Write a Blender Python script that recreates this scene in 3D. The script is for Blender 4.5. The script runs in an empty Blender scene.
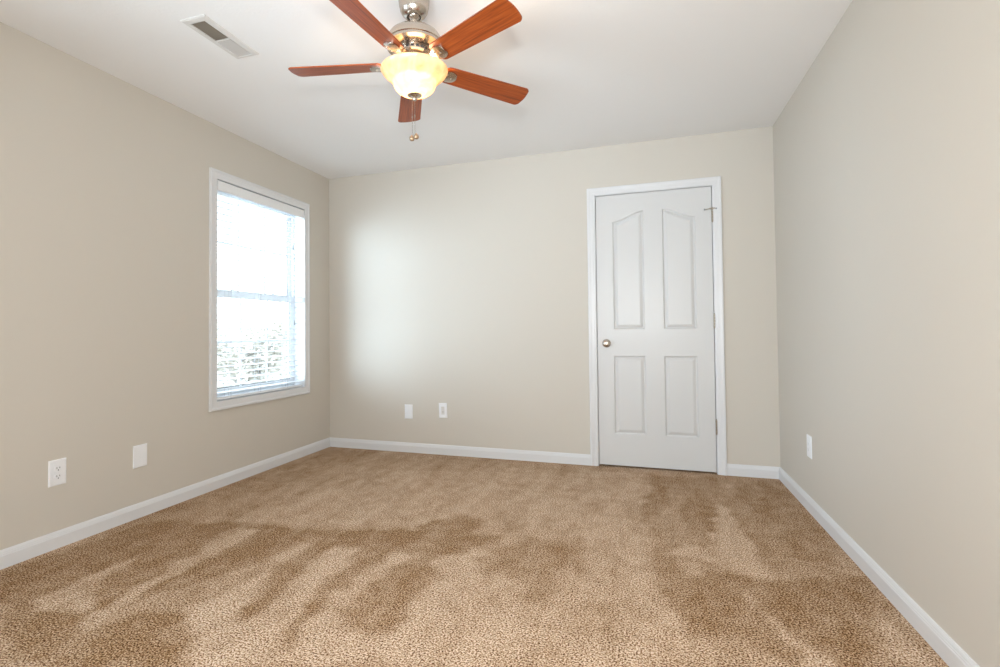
import bpy, bmesh, math, random
import numpy as np
from mathutils import Vector, Matrix

sc = bpy.context.scene
COL = sc.collection
PI = math.pi
random.seed(7)

# ------------------------------------------------------------------ camera
F_PX, YAW, PITCH, ROLL, CAM_H = 510.1067, -0.3209, 0.0229, -0.0094, 1.0307
cam_d = bpy.data.cameras.new('camera')
cam_d.sensor_fit = 'HORIZONTAL'
cam_d.sensor_width = 36.0
cam_d.lens = F_PX * 36.0 / 1000.0
cam_d.shift_x = (500 - 473.7255) / 1000.0
cam_d.shift_y = (319.6468 - 333.5) / 1000.0
cam_d.clip_start = 0.02
cam = bpy.data.objects.new('camera', cam_d)
COL.objects.link(cam)
_f = Vector((math.sin(YAW) * math.cos(PITCH), math.cos(YAW) * math.cos(PITCH), math.sin(PITCH)))
_r = Vector((math.cos(YAW), -math.sin(YAW), 0))
_u = _r.cross(_f)
_r2 = math.cos(ROLL) * _r + math.sin(ROLL) * _u
_u2 = -math.sin(ROLL) * _r + math.cos(ROLL) * _u
M = Matrix((_r2, _u2, -_f)).transposed().to_4x4()
M.translation = (0, 0, CAM_H)
cam.matrix_world = M
sc.camera = cam

# ------------------------------------------------------------------ view, world, lights
sc.view_settings.view_transform = 'Standard'
sc.view_settings.look = 'None'
sc.view_settings.gamma = 1.0
sc.view_settings.use_curve_mapping = False
sc.view_settings.exposure = 0.0

world = bpy.data.worlds.new('overcast_sky')
sc.world = world
world.use_nodes = True
wn = world.node_tree.nodes
wn['Background'].inputs[0].default_value = (0.70, 0.85, 1.0, 1)
wn['Background'].inputs[1].default_value = 5.6


def area_light(name, loc, aim, sx, sy, energy, color, shape='RECTANGLE', spread=PI):
    d = bpy.data.lights.new(name, 'AREA')
    d.shape = shape
    d.size = sx
    d.size_y = sy
    d.energy = energy
    d.color = color
    d.spread = spread
    o = bpy.data.objects.new(name, d)
    COL.objects.link(o)
    o.location = loc
    o.rotation_euler = (Vector(aim) - Vector(loc)).to_track_quat('-Z', 'Y').to_euler()
    return o


# the photographer's flash just above the lens, then two added fill lights behind it
area_light('camera_flash', (0.03, -0.08, 1.32), (-0.4, 2.8, 1.30), 0.16, 0.16, 36, (0.99, 1.0, 1.0), 'DISK')
area_light('ceiling_fill', (-0.8, -0.6, 1.0), (-1.1, 2.8, 2.44), 1.2, 0.8, 7.5, (0.74, 0.88, 1.0), spread=math.radians(60))  # added fill that brightens the far ceiling
area_light('low_fill', (-0.9, -0.8, 1.0), (-0.75, 3.0, -0.1), 2.4, 1.2, 32, (0.87, 0.95, 1.0))  # added soft fill for the lower walls and carpet


# hazy low sun: the soft cool patch it throws through the window on the end wall
sd_ = bpy.data.lights.new('hazy_sun', 'SUN')
sd_.energy = 9.0
sd_.angle = math.radians(46)
sd_.color = (0.66, 0.82, 1.0)
so_ = bpy.data.objects.new('hazy_sun', sd_)
COL.objects.link(so_)
so_.location = (-12, -5, 4)
so_.rotation_euler = Vector((1.0, 1.15, 0.02)).to_track_quat('-Z', 'Y').to_euler()

# ------------------------------------------------------------------ room size
XL, XR, YB, YF, ZC = -2.7172, 0.877, 4.0003, -0.95, 2.44
WT = 0.16


# ------------------------------------------------------------------ materials
def mat(name, color, rough=0.5, metal=0.0, spec=0.5, **kw):
    m = bpy.data.materials.new(name)
    m.use_nodes = True
    p = m.node_tree.nodes['Principled BSDF']
    p.inputs['Base Color'].default_value = (*color, 1)
    p.inputs['Roughness'].default_value = rough
    p.inputs['Metallic'].default_value = metal
    p.inputs['Specular IOR Level'].default_value = spec
    for k, v in kw.items():
        p.inputs[k.replace('_', ' ')].default_value = v
    return m


def nd(m, t, **kw):
    n = m.node_tree.nodes.new(t)
    for k, v in kw.items():
        setattr(n, k, v)
    return n


def lk(m, a, b):
    m.node_tree.links.new(a, b)


def bump(m, scale, strength, dist=0.001, detail=3.0):
    tc = nd(m, 'ShaderNodeTexCoord')
    n = nd(m, 'ShaderNodeTexNoise')
    n.inputs['Scale'].default_value = scale
    n.inputs['Detail'].default_value = detail
    b = nd(m, 'ShaderNodeBump')
    b.inputs['Strength'].default_value = strength
    b.inputs['Distance'].default_value = dist
    lk(m, tc.outputs['Object'], n.inputs['Vector'])
    lk(m, n.outputs['Fac'], b.inputs['Height'])
    lk(m, b.outputs['Normal'], m.node_tree.nodes['Principled BSDF'].inputs['Normal'])
    return n


def ramp(m, stops, interp='LINEAR'):
    r = nd(m, 'ShaderNodeValToRGB')
    r.color_ramp.interpolation = interp
    e = r.color_ramp.elements
    while len(e) < len(stops):
        e.new(0.5)
    for x, (p, c) in zip(e, stops):
        x.position = p
        x.color = (*c, 1)
    return r


M_wall = mat('greige_wall_paint', (0.63, 0.585, 0.515), 0.62, spec=0.35)
bump(M_wall, 220, 0.12)
M_ceil = mat('white_ceiling_paint', (0.87, 0.86, 0.85), 0.9, spec=0.2)
bump(M_ceil, 70, 0.35, 0.002)
M_trim = mat('white_semigloss_trim', (0.735, 0.735, 0.74), 0.32)
bump(M_trim, 60, 0.04)
M_door = mat('white_door_paint', (0.665, 0.66, 0.65), 0.36)
bump(M_door, 90, 0.05)
M_vinyl = mat('white_vinyl', (0.80, 0.82, 0.84), 0.35)
bump(M_vinyl, 40, 0.02)
M_slat = mat('white_blind_slat', (0.86, 0.865, 0.87), 0.38)
bump(M_slat, 50, 0.03)
M_cord = mat('pale_cord', (0.62, 0.63, 0.66), 0.8)
bump(M_cord, 900, 0.2)
M_plate = mat('white_plate_plastic', (0.86, 0.865, 0.88), 0.35)
bump(M_plate, 300, 0.02)
M_dark = mat('dark_slot', (0.03, 0.03, 0.03), 0.7)
bump(M_dark, 100, 0.05)
M_vent_shade = mat('vent_shade_brown', (0.36, 0.31, 0.25), 0.8)  # brown that stands for the shade inside the register
bump(M_vent_shade, 60, 0.2)
M_vent = mat('white_vent_enamel', (0.70, 0.68, 0.65), 0.55)
M_louver = mat('dull_louver_enamel', (0.53, 0.50, 0.47), 0.6)  # duller than the frame enamel
bump(M_louver, 60, 0.03)
bump(M_vent, 60, 0.03)
M_nickel = mat('brushed_nickel', (0.54, 0.48, 0.415), 0.26, 1.0)
bump(M_nickel, 260, 0.06)
M_brass = mat('satin_hinge_metal', (0.40, 0.35, 0.285), 0.35, 1.0)
bump(M_brass, 300, 0.08)
M_fob = mat('antique_bronze', (0.42, 0.29, 0.18), 0.4, 0.8)
bump(M_fob, 200, 0.05)
M_rubber = mat('grey_rubber', (0.35, 0.37, 0.38), 0.7)
bump(M_rubber, 200, 0.05)
M_seal = mat('grey_gasket', (0.25, 0.26, 0.28), 0.7)
bump(M_seal, 200, 0.05)


def wood_mat():
    m = mat('cherry_wood_veneer', (0.3, 0.1, 0.03), 0.38, spec=0.45)
    p = m.node_tree.nodes['Principled BSDF']
    tc = nd(m, 'ShaderNodeTexCoord')
    mp = nd(m, 'ShaderNodeMapping')
    mp.inputs['Scale'].default_value = (3.0, 60.0, 10.0)
    n = nd(m, 'ShaderNodeTexNoise')
    n.inputs['Scale'].default_value = 2.2
    n.inputs['Detail'].default_value = 6
    n.inputs['Distortion'].default_value = 0.6
    r = ramp(m, [(0.28, (0.16, 0.028, 0.004)), (0.5, (0.29, 0.055, 0.008)), (0.75, (0.40, 0.092, 0.016))])
    lk(m, tc.outputs['UV'], mp.inputs['Vector'])
    lk(m, mp.outputs['Vector'], n.inputs['Vector'])
    lk(m, n.outputs['Fac'], r.inputs['Fac'])
    lk(m, r.outputs['Color'], p.inputs['Base Color'])
    return m


M_wood = wood_mat()


def glass_pane_mat():
    m = bpy.data.materials.new('clear_window_glass')
    m.use_nodes = True
    nt = m.node_tree
    nt.nodes.remove(nt.nodes['Principled BSDF'])
    out = nt.nodes['Material Output']
    t = nd(m, 'ShaderNodeBsdfTransparent')
    t.inputs[0].default_value = (0.96, 0.98, 0.98, 1)
    g = nd(m, 'ShaderNodeBsdfGlossy')
    g.inputs['Roughness'].default_value = 0.02
    mx = nd(m, 'ShaderNodeMixShader')
    mx.inputs[0].default_value = 0.045
    lk(m, t.outputs[0], mx.inputs[1])
    lk(m, g.outputs[0], mx.inputs[2])
    lk(m, mx.outputs[0], out.inputs['Surface'])
    return m


M_glass = glass_pane_mat()


def alabaster_mat():
    """the lit glass bowl of the lamp: swirled cream glass that lets the bulbs' light through"""
    m = bpy.data.materials.new('alabaster_glass')
    m.use_nodes = True
    nt = m.node_tree
    nt.nodes.remove(nt.nodes['Principled BSDF'])
    out = nt.nodes['Material Output']
    tc = nd(m, 'ShaderNodeTexCoord')
    n = nd(m, 'ShaderNodeTexNoise')
    n.inputs['Scale'].default_value = 14
    n.inputs['Detail'].default_value = 4
    n.inputs['Distortion'].default_value = 1.6
    r = ramp(m, [(0.3, (0.78, 0.56, 0.35)), (0.5, (0.86, 0.69, 0.49)), (0.7, (0.92, 0.79, 0.62))])
    lk(m, tc.outputs['Object'], n.inputs['Vector'])
    lk(m, n.outputs['Fac'], r.inputs['Fac'])
    tr = nd(m, 'ShaderNodeBsdfTranslucent')
    df = nd(m, 'ShaderNodeBsdfDiffuse')
    gl = nd(m, 'ShaderNodeBsdfGlossy')
    gl.inputs['Roughness'].default_value = 0.15
    lk(m, r.outputs['Color'], tr.inputs[0])
    lk(m, r.outputs['Color'], df.inputs[0])
    mx = nd(m, 'ShaderNodeMixShader')
    mx.inputs[0].default_value = 0.45
    lk(m, tr.outputs[0], mx.inputs[1])
    lk(m, df.outputs[0], mx.inputs[2])
    mx2 = nd(m, 'ShaderNodeMixShader')
    mx2.inputs[0].default_value = 0.05
    lk(m, mx.outputs[0], mx2.inputs[1])
    lk(m, gl.outputs[0], mx2.inputs[2])
    lk(m, mx2.outputs[0], out.inputs['Surface'])
    return m


M_bowl = alabaster_mat()


def carpet_mat():
    m = mat('tan_frieze_carpet', (0.4, 0.25, 0.15), 0.95, spec=0.05)
    p = m.node_tree.nodes['Principled BSDF']
    p.inputs['Sheen Weight'].default_value = 0.0
    tc = nd(m, 'ShaderNodeTexCoord')
    at = nd(m, 'ShaderNodeAttribute', attribute_name='nap')
    n1 = nd(m, 'ShaderNodeTexNoise')
    n1.inputs['Scale'].default_value = 235
    n1.inputs['Detail'].default_value = 2.0
    n1.inputs['Roughness'].default_value = 0.6
    n2 = nd(m, 'ShaderNodeTexNoise')
    n2.inputs['Scale'].default_value = 2.6
    n2.inputs['Detail'].default_value = 5
    n2.inputs['Roughness'].default_value = 0.65
    n2.inputs['Distortion'].default_value = 0.5
    mp = nd(m, 'ShaderNodeMapping')
    mp.inputs['Scale'].default_value = (3.0, 0.9, 1.0)
    mp.inputs['Rotation'].default_value = (0, 0, 0.12)
    lk(m, tc.outputs['Object'], mp.inputs['Vector'])
    lk(m, tc.outputs['Object'], n1.inputs['Vector'])
    lk(m, mp.outputs['Vector'], n2.inputs['Vector'])
    # tufts: a fine and a coarser speckle together
    n3 = nd(m, 'ShaderNodeTexNoise')
    n3.inputs['Scale'].default_value = 150
    n3.inputs['Detail'].default_value = 1.5
    lk(m, tc.outputs['Object'], n3.inputs['Vector'])
    sp = nd(m, 'ShaderNodeMix', data_type='FLOAT')
    sp.inputs['Factor'].default_value = 0.52
    lk(m, n1.outputs['Fac'], sp.inputs['A'])
    lk(m, n3.outputs['Fac'], sp.inputs['B'])
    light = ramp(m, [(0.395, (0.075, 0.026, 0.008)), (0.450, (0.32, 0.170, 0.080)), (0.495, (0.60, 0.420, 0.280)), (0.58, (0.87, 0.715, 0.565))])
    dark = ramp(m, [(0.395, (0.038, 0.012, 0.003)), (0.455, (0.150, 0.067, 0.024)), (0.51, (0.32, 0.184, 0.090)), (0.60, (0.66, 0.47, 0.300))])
    lk(m, sp.outputs['Result'], light.inputs['Fac'])
    lk(m, sp.outputs['Result'], dark.inputs['Fac'])
    # the way the pile lies: brushed towards or away, broken up by a coarse noise
    ma = nd(m, 'ShaderNodeMath', operation='MULTIPLY_ADD')
    ma.inputs[1].default_value = 1.5
    ma.inputs[2].default_value = -0.75
    lk(m, n2.outputs['Fac'], ma.inputs[0])
    ad = nd(m, 'ShaderNodeMath', operation='ADD', use_clamp=True)
    n4 = nd(m, 'ShaderNodeTexNoise')
    n4.inputs['Scale'].default_value = 13
    n4.inputs['Detail'].default_value = 3
    lk(m, tc.outputs['Object'], n4.inputs['Vector'])
    mb = nd(m, 'ShaderNodeMath', operation='MULTIPLY_ADD')
    mb.inputs[1].default_value = 1.0
    mb.inputs[2].default_value = -0.5
    lk(m, n4.outputs['Fac'], mb.inputs[0])
    a0 = nd(m, 'ShaderNodeMath', operation='ADD')
    lk(m, at.outputs['Fac'], a0.inputs[0])
    lk(m, mb.outputs[0], a0.inputs[1])
    lk(m, a0.outputs[0], ad.inputs[0])
    lk(m, ma.outputs[0], ad.inputs[1])
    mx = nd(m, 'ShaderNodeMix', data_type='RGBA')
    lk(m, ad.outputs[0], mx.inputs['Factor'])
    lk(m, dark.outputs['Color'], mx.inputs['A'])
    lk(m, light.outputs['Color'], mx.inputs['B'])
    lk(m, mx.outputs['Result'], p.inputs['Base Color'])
    b = nd(m, 'ShaderNodeBump')
    b.inputs['Strength'].default_value = 0.5
    b.inputs['Distance'].default_value = 0.006
    lk(m, sp.outputs['Result'], b.inputs['Height'])
    lk(m, b.outputs['Normal'], p.inputs['Normal'])
    return m


M_carpet = carpet_mat()

# ------------------------------------------------------------------ helpers
ORG = {}


def empty(name, loc, label=None, cat=None, group=None, kind=None):
    o = bpy.data.objects.new(name, None)
    COL.objects.link(o)
    o.location = loc
    o.empty_display_size = 0.05
    ORG[o] = Vector(loc)
    tag(o, label, cat, group, kind)
    return o


def tag(o, label=None, cat=None, group=None, kind=None):
    if label:
        o['label'] = label
    if cat:
        o['category'] = cat
    if group:
        o['group'] = group
    if kind:
        o['kind'] = kind
    return o


def put(name, bm, m, parent=None, smooth=False, label=None, org=None):
    """world-space bmesh -> ONE mesh object, kept in its parent's frame"""
    base = ORG[parent] if parent is not None else Vector(org or (0, 0, 0))
    bmesh.ops.translate(bm, verts=bm.verts, vec=-base)
    bmesh.ops.recalc_face_normals(bm, faces=bm.faces)
    me = bpy.data.meshes.new(name)
    bm.to_mesh(me)
    bm.free()
    for mm in (m if isinstance(m, (list, tuple)) else [m]):
        me.materials.append(mm)
    if smooth:
        me.polygons.foreach_set('use_smooth', [True] * len(me.polygons))
        try:
            me.set_sharp_from_angle(angle=math.radians(38))
        except Exception:
            pass
    o = bpy.data.objects.new(name, me)
    COL.objects.link(o)
    if parent is not None:
        o.parent = parent
    else:
        o.location = base
    ORG[o] = base
    if label:
        o['label'] = label
    return o


def B():
    return bmesh.new()


def box(bm, x0, x1, y0, y1, z0, z1, bev=0.0, seg=2):
    r = bmesh.ops.create_cube(bm, size=1)
    vs = r['verts']
    for v in vs:
        v.co.x = x0 if v.co.x < 0 else x1
        v.co.y = y0 if v.co.y < 0 else y1
        v.co.z = z0 if v.co.z < 0 else z1
    if bev > 0:
        es = list({e for v in vs for e in v.link_edges})
        bmesh.ops.bevel(bm, geom=es, offset=bev, segments=seg, affect='EDGES', profile=0.5)


def lathe(bm, prof, center, axis='Z', n=48, closed=False):
    """prof: (radius, along-axis) pairs"""
    cx, cy, cz = center
    rings = []
    for r, h in prof:
        ring = []
        if r < 1e-6:
            ring = [bm.verts.new((cx, cy, cz + h) if axis == 'Z' else (cx, cy + h, cz) if axis == 'Y' else (cx + h, cy, cz))]
        else:
            for i in range(n):
                a = 2 * PI * i / n
                c, s = r * math.cos(a), r * math.sin(a)
                ring.append(bm.verts.new((cx + c, cy + s, cz + h) if axis == 'Z' else
                                         (cx + c, cy + h, cz + s) if axis == 'Y' else (cx + h, cy + c, cz + s)))
        rings.append(ring)
    pairs = list(zip(rings, rings[1:]))
    if closed:
        pairs.append((rings[-1], rings[0]))
    for a, b in pairs:
        if len(a) == 1 and len(b) == 1:
            continue
        for i in range(n):
            j = (i + 1) % n
            if len(a) == 1:
                bm.faces.new((a[0], b[i], b[j]))
            elif len(b) == 1:
                bm.faces.new((a[i], b[0], a[j]))
            else:
                bm.faces.new((a[i], b[i], b[j], a[j]))


def tube(bm, pts, rad, n=8):
    pts = [Vector(p) for p in pts]
    rads = rad if isinstance(rad, (list, tuple)) else [rad] * len(pts)
    rings = []
    for k, p in enumerate(pts):
        d = (pts[min(k + 1, len(pts) - 1)] - pts[max(k - 1, 0)]).normalized()
        a = d.orthogonal().normalized()
        if k and rings:
            a = (prev - d * prev.dot(d)).normalized()
        prev = a
        b = d.cross(a)
        rings.append([bm.verts.new(p + (a * math.cos(2 * PI * i / n) + b * math.sin(2 * PI * i / n)) * rads[k]) for i in range(n)])
    for u, v in zip(rings, rings[1:]):
        for i in range(n):
            j = (i + 1) % n
            bm.faces.new((u[i], u[j], v[j], v[i]))
    bm.faces.new(rings[0])
    bm.faces.new(rings[-1])


def loops(bm, rings, cyclic=True, caps=False):
    """skin a row of equal-length vertex rings given as coordinates; cyclic: the row closes on itself"""
    R = [[bm.verts.new(c) for c in r] for r in rings]
    n = len(R[0])
    for a, b in zip(R, R[1:]):
        for i in range(n if cyclic else n - 1):
            j = (i + 1) % n
            bm.faces.new((a[i], a[j], b[j], b[i]))
    if caps:
        bm.faces.new(R[0])
        bm.faces.new(R[-1])
    return R


def prism_run(bm, prof, p0, p1, up=(0, 0, 1), out=(1, 0, 0), m0=0.0, m1=0.0):
    """extrude a closed profile (out, up) from p0 to p1; m0/m1 lengthen an end by m*out (a mitre)"""
    p0, p1, up, out = Vector(p0), Vector(p1), Vector(up), Vector(out)
    d = (p1 - p0).normalized()
    a = [p0 + out * u + up * w - d * (m0 * u) for u, w in prof]
    b = [p1 + out * u + up * w + d * (m1 * u) for u, w in prof]
    loops(bm, [a, b], caps=True)

# ================================================================== THE ROOM
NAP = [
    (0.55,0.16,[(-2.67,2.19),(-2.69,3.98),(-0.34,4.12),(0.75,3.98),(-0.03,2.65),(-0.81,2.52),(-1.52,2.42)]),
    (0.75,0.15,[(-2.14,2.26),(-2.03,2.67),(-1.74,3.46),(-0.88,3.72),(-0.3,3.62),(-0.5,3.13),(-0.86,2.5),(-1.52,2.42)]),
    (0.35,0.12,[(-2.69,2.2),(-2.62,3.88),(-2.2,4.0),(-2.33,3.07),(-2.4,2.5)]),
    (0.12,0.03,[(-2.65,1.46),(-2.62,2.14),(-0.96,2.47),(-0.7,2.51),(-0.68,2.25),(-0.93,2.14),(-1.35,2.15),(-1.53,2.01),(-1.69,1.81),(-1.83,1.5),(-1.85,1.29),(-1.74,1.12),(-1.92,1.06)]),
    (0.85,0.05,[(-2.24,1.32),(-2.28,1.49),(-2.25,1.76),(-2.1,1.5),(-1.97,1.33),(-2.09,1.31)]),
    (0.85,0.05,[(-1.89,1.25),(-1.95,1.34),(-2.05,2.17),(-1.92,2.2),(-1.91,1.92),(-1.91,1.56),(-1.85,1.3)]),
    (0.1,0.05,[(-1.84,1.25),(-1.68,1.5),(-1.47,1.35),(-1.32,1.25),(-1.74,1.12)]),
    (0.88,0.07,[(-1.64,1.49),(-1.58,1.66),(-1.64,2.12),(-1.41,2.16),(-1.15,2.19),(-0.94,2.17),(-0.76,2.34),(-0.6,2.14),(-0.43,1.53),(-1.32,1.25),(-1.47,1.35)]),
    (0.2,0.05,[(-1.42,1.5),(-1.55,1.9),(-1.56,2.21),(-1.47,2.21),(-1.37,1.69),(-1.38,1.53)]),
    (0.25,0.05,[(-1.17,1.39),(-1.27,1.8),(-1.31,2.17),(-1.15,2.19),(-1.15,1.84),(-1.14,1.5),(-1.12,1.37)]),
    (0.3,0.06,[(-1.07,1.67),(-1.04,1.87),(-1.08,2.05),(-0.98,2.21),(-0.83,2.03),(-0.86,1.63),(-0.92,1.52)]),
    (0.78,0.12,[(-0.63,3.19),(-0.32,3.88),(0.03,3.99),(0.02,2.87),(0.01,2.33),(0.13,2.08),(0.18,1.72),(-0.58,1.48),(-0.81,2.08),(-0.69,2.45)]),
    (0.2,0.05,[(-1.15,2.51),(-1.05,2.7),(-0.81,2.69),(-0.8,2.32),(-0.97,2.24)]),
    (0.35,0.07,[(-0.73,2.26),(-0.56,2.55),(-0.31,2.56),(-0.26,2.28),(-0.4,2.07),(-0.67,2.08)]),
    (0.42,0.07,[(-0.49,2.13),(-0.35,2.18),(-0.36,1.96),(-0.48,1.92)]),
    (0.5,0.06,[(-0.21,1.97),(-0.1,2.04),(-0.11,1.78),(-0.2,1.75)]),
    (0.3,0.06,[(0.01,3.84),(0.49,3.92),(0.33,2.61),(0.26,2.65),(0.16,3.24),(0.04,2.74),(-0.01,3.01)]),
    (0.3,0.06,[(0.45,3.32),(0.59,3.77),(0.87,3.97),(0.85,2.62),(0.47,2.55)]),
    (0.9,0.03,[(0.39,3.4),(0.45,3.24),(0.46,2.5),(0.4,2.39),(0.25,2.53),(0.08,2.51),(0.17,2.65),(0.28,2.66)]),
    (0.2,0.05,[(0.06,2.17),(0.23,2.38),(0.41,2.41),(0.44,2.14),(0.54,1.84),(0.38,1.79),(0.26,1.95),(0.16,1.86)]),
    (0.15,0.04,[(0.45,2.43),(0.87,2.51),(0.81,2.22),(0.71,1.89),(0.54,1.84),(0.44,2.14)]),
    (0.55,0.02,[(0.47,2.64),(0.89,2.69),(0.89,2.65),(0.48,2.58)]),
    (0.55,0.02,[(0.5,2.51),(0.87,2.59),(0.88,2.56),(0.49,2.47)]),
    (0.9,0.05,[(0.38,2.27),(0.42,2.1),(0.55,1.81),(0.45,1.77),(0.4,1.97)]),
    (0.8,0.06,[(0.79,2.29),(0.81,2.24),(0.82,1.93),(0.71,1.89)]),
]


def carpet_floor():
    from mathutils import noise
    st = 0.022
    nx = int((XR - XL) / st) + 1
    ny = int((YB + 0.2 - YF) / st) + 1
    xs = np.linspace(XL, XR, nx)
    ys = np.linspace(YF, YB + 0.2, ny)
    X, Y = np.meshgrid(xs, ys)
    X, Y = X.ravel(), Y.ravel()
    wx, wy = np.empty_like(X), np.empty_like(Y)
    for i in range(len(X)):
        a = noise.noise_vector((X[i] * 3.2, Y[i] * 3.2, 0.3)) * 0.06
        b = noise.noise_vector((X[i] * 11, Y[i] * 11, 4.3)) * 0.05
        wx[i] = X[i] + a.x + b.x
        wy[i] = Y[i] + a.y + b.y
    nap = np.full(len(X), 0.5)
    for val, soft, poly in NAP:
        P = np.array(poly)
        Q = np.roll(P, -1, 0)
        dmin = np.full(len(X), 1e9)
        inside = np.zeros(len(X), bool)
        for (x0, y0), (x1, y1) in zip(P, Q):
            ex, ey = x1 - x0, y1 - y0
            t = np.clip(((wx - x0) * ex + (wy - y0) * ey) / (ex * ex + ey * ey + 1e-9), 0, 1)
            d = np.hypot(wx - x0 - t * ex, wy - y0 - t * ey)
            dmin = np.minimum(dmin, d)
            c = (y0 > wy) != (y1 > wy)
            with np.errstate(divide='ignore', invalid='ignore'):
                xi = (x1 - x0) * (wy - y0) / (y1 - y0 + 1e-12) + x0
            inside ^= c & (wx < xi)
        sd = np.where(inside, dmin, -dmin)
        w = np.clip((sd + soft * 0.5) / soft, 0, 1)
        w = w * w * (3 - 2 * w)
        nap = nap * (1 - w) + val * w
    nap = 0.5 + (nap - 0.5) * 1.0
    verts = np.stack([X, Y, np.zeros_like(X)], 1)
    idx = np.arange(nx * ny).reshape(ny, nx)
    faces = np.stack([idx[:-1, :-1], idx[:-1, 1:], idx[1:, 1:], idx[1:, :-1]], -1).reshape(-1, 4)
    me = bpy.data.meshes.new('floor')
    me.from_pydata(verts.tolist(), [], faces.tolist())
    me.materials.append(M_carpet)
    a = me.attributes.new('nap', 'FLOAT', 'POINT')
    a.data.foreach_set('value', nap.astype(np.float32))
    o = bpy.data.objects.new('floor', me)
    COL.objects.link(o)
    return tag(o, 'tan frieze carpet with brushed vacuum marks covering the whole room', 'floor', kind='structure')


carpet_floor()

bm = B()
box(bm, XL - WT, XR + WT, YF - WT, YB + 0.4, ZC, ZC + 0.12)
tag(put('ceiling', bm, M_ceil), 'flat white textured ceiling above the carpeted room', 'ceiling', kind='structure')

# window opening and door opening
WY0, WY1, WZ0, WZ1 = 2.699, 3.632, 0.578, 2.075
DX0, DX1, DZ1 = -0.3345, 0.4795, 2.0585


def slab_with_holes(bm, plane, lo, hi, spans, k0, k1, t0, t1):
    """a wall as one solid: outline lo..hi with a row of rectangular holes between heights k0 and k1"""
    us = sorted([lo[0], hi[0]] + [u for sp in spans for u in sp])
    vs = [lo[1], k0, k1, hi[1]]
    n = len(us) - 1
    P = (lambda t, u, v: (t, u, v)) if plane == 'x' else (lambda t, u, v: (u, t, v))
    g = {}
    for s, t in ((0, t0), (1, t1)):
        for i, u in enumerate(us):
            for j, v in enumerate(vs):
                g[s, i, j] = bm.verts.new(P(t, u, v))
    for s in (0, 1):
        for i in range(n):
            for j in range(3):
                if i % 2 == 1 and j == 1:
                    continue
                bm.faces.new((g[s, i, j], g[s, i + 1, j], g[s, i + 1, j + 1], g[s, i, j + 1]))

    def side(a, b):
        bm.faces.new((g[(0,) + a], g[(0,) + b], g[(1,) + b], g[(1,) + a]))
    for i in range(n):
        side((i, 0), (i + 1, 0))
        side((i, 3), (i + 1, 3))
    for j in range(3):
        side((0, j), (0, j + 1))
        side((n, j), (n, j + 1))
    for i in range(1, n, 2):
        side((i, 1), (i + 1, 1)); side((i, 2), (i + 1, 2)); side((i, 1), (i, 2)); side((i + 1, 1), (i + 1, 2))


SY0, SY1 = -0.25, 0.85                        # an added unseen window, letting daylight onto the right wall
bm = B()
slab_with_holes(bm, 'x', (YF - WT, -0.05), (YB + 0.4, ZC), [(SY0 - 0.013, SY1 + 0.013), (WY0 - 0.013, WY1 + 0.013)], WZ0 - 0.013, WZ1 + 0.013, XL, XL - WT)
tag(put('wall_left', bm, M_wall), 'greige painted wall that holds the window with white blind', 'wall', kind='structure')

bm = B()
slab_with_holes(bm, 'y', (XL, -0.05), (XR, ZC), [(DX0 - 0.018, DX1 + 0.018)], -0.03, DZ1 + 0.018, YB, YB + 0.25)
box(bm, XL, XR, YB + 0.25, YB + 0.4, -0.05, ZC)
tag(put('wall_back', bm, M_wall), 'greige painted end wall that holds the white panelled door', 'wall', kind='structure')

bm = B()
box(bm, XR, XR + WT, YF - WT, YB + 0.4, -0.05, ZC)
tag(put('wall_right', bm, M_wall), 'plain greige wall without openings, to the right of the door', 'wall', kind='structure')
bm = B()
box(bm, XL, XR, YF - WT, YF, -0.05, ZC)
tag(put('wall_front', bm, M_wall), 'greige wall behind the camera', 'wall', kind='structure')

# baseboards
BB = [(0, 0), (0.0135, 0), (0.0135, 0.056), (0.0115, 0.0600), (0.0115, 0.0635), (0.0095, 0.0665), (0.0085, 0.0715),
      (0.0065, 0.0760), (0.0045, 0.0800), (0.0015, 0.0812), (0, 0.0812)]
CX0, CX1, CZ = -0.3982, 0.5425, 2.1211       # outer edge of the door casing
bm = B()
prism_run(bm, BB, (XL, YF, 0), (XL, YB, 0), out=(1, 0, 0), m1=-1, m0=-1)
tag(put('baseboard_left', bm, M_trim), 'white baseboard under the window wall', 'baseboard', kind='structure')
bm = B()
prism_run(bm, BB, (XR, YF, 0), (XR, YB, 0), out=(-1, 0, 0), m1=-1, m0=-1)
tag(put('baseboard_right', bm, M_trim), 'white baseboard along the plain wall right of the door', 'baseboard', kind='structure')
bm = B()
prism_run(bm, BB, (XL, YB, 0), (CX0, YB, 0), out=(0, -1, 0), m0=-1)
tag(put('baseboard_back', bm, M_trim), 'long white baseboard between window corner and door casing', 'baseboard', kind='structure')
bm = B()
prism_run(bm, BB, (CX1, YB, 0), (XR, YB, 0), out=(0, -1, 0), m1=-1)
tag(put('baseboard_back_short', bm, M_trim), 'short white baseboard between door casing and right corner', 'baseboard', kind='structure')

# ------------------------------------------------------------------ window
def rect_frame(bm, plane_pt, y0, y1, z0, z1, prof):
    """closed picture frame; prof is a closed list of (outward from the inner edge, x)"""
    rings = []
    for u, x in prof:
        rings.append([(x, y0 - u, z0 - u), (x, y1 + u, z0 - u), (x, y1 + u, z1 + u), (x, y0 - u, z1 + u)])
    loops(bm, rings + [rings[0]])
    bmesh.ops.remove_doubles(bm, verts=bm.verts, dist=1e-6)


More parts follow.
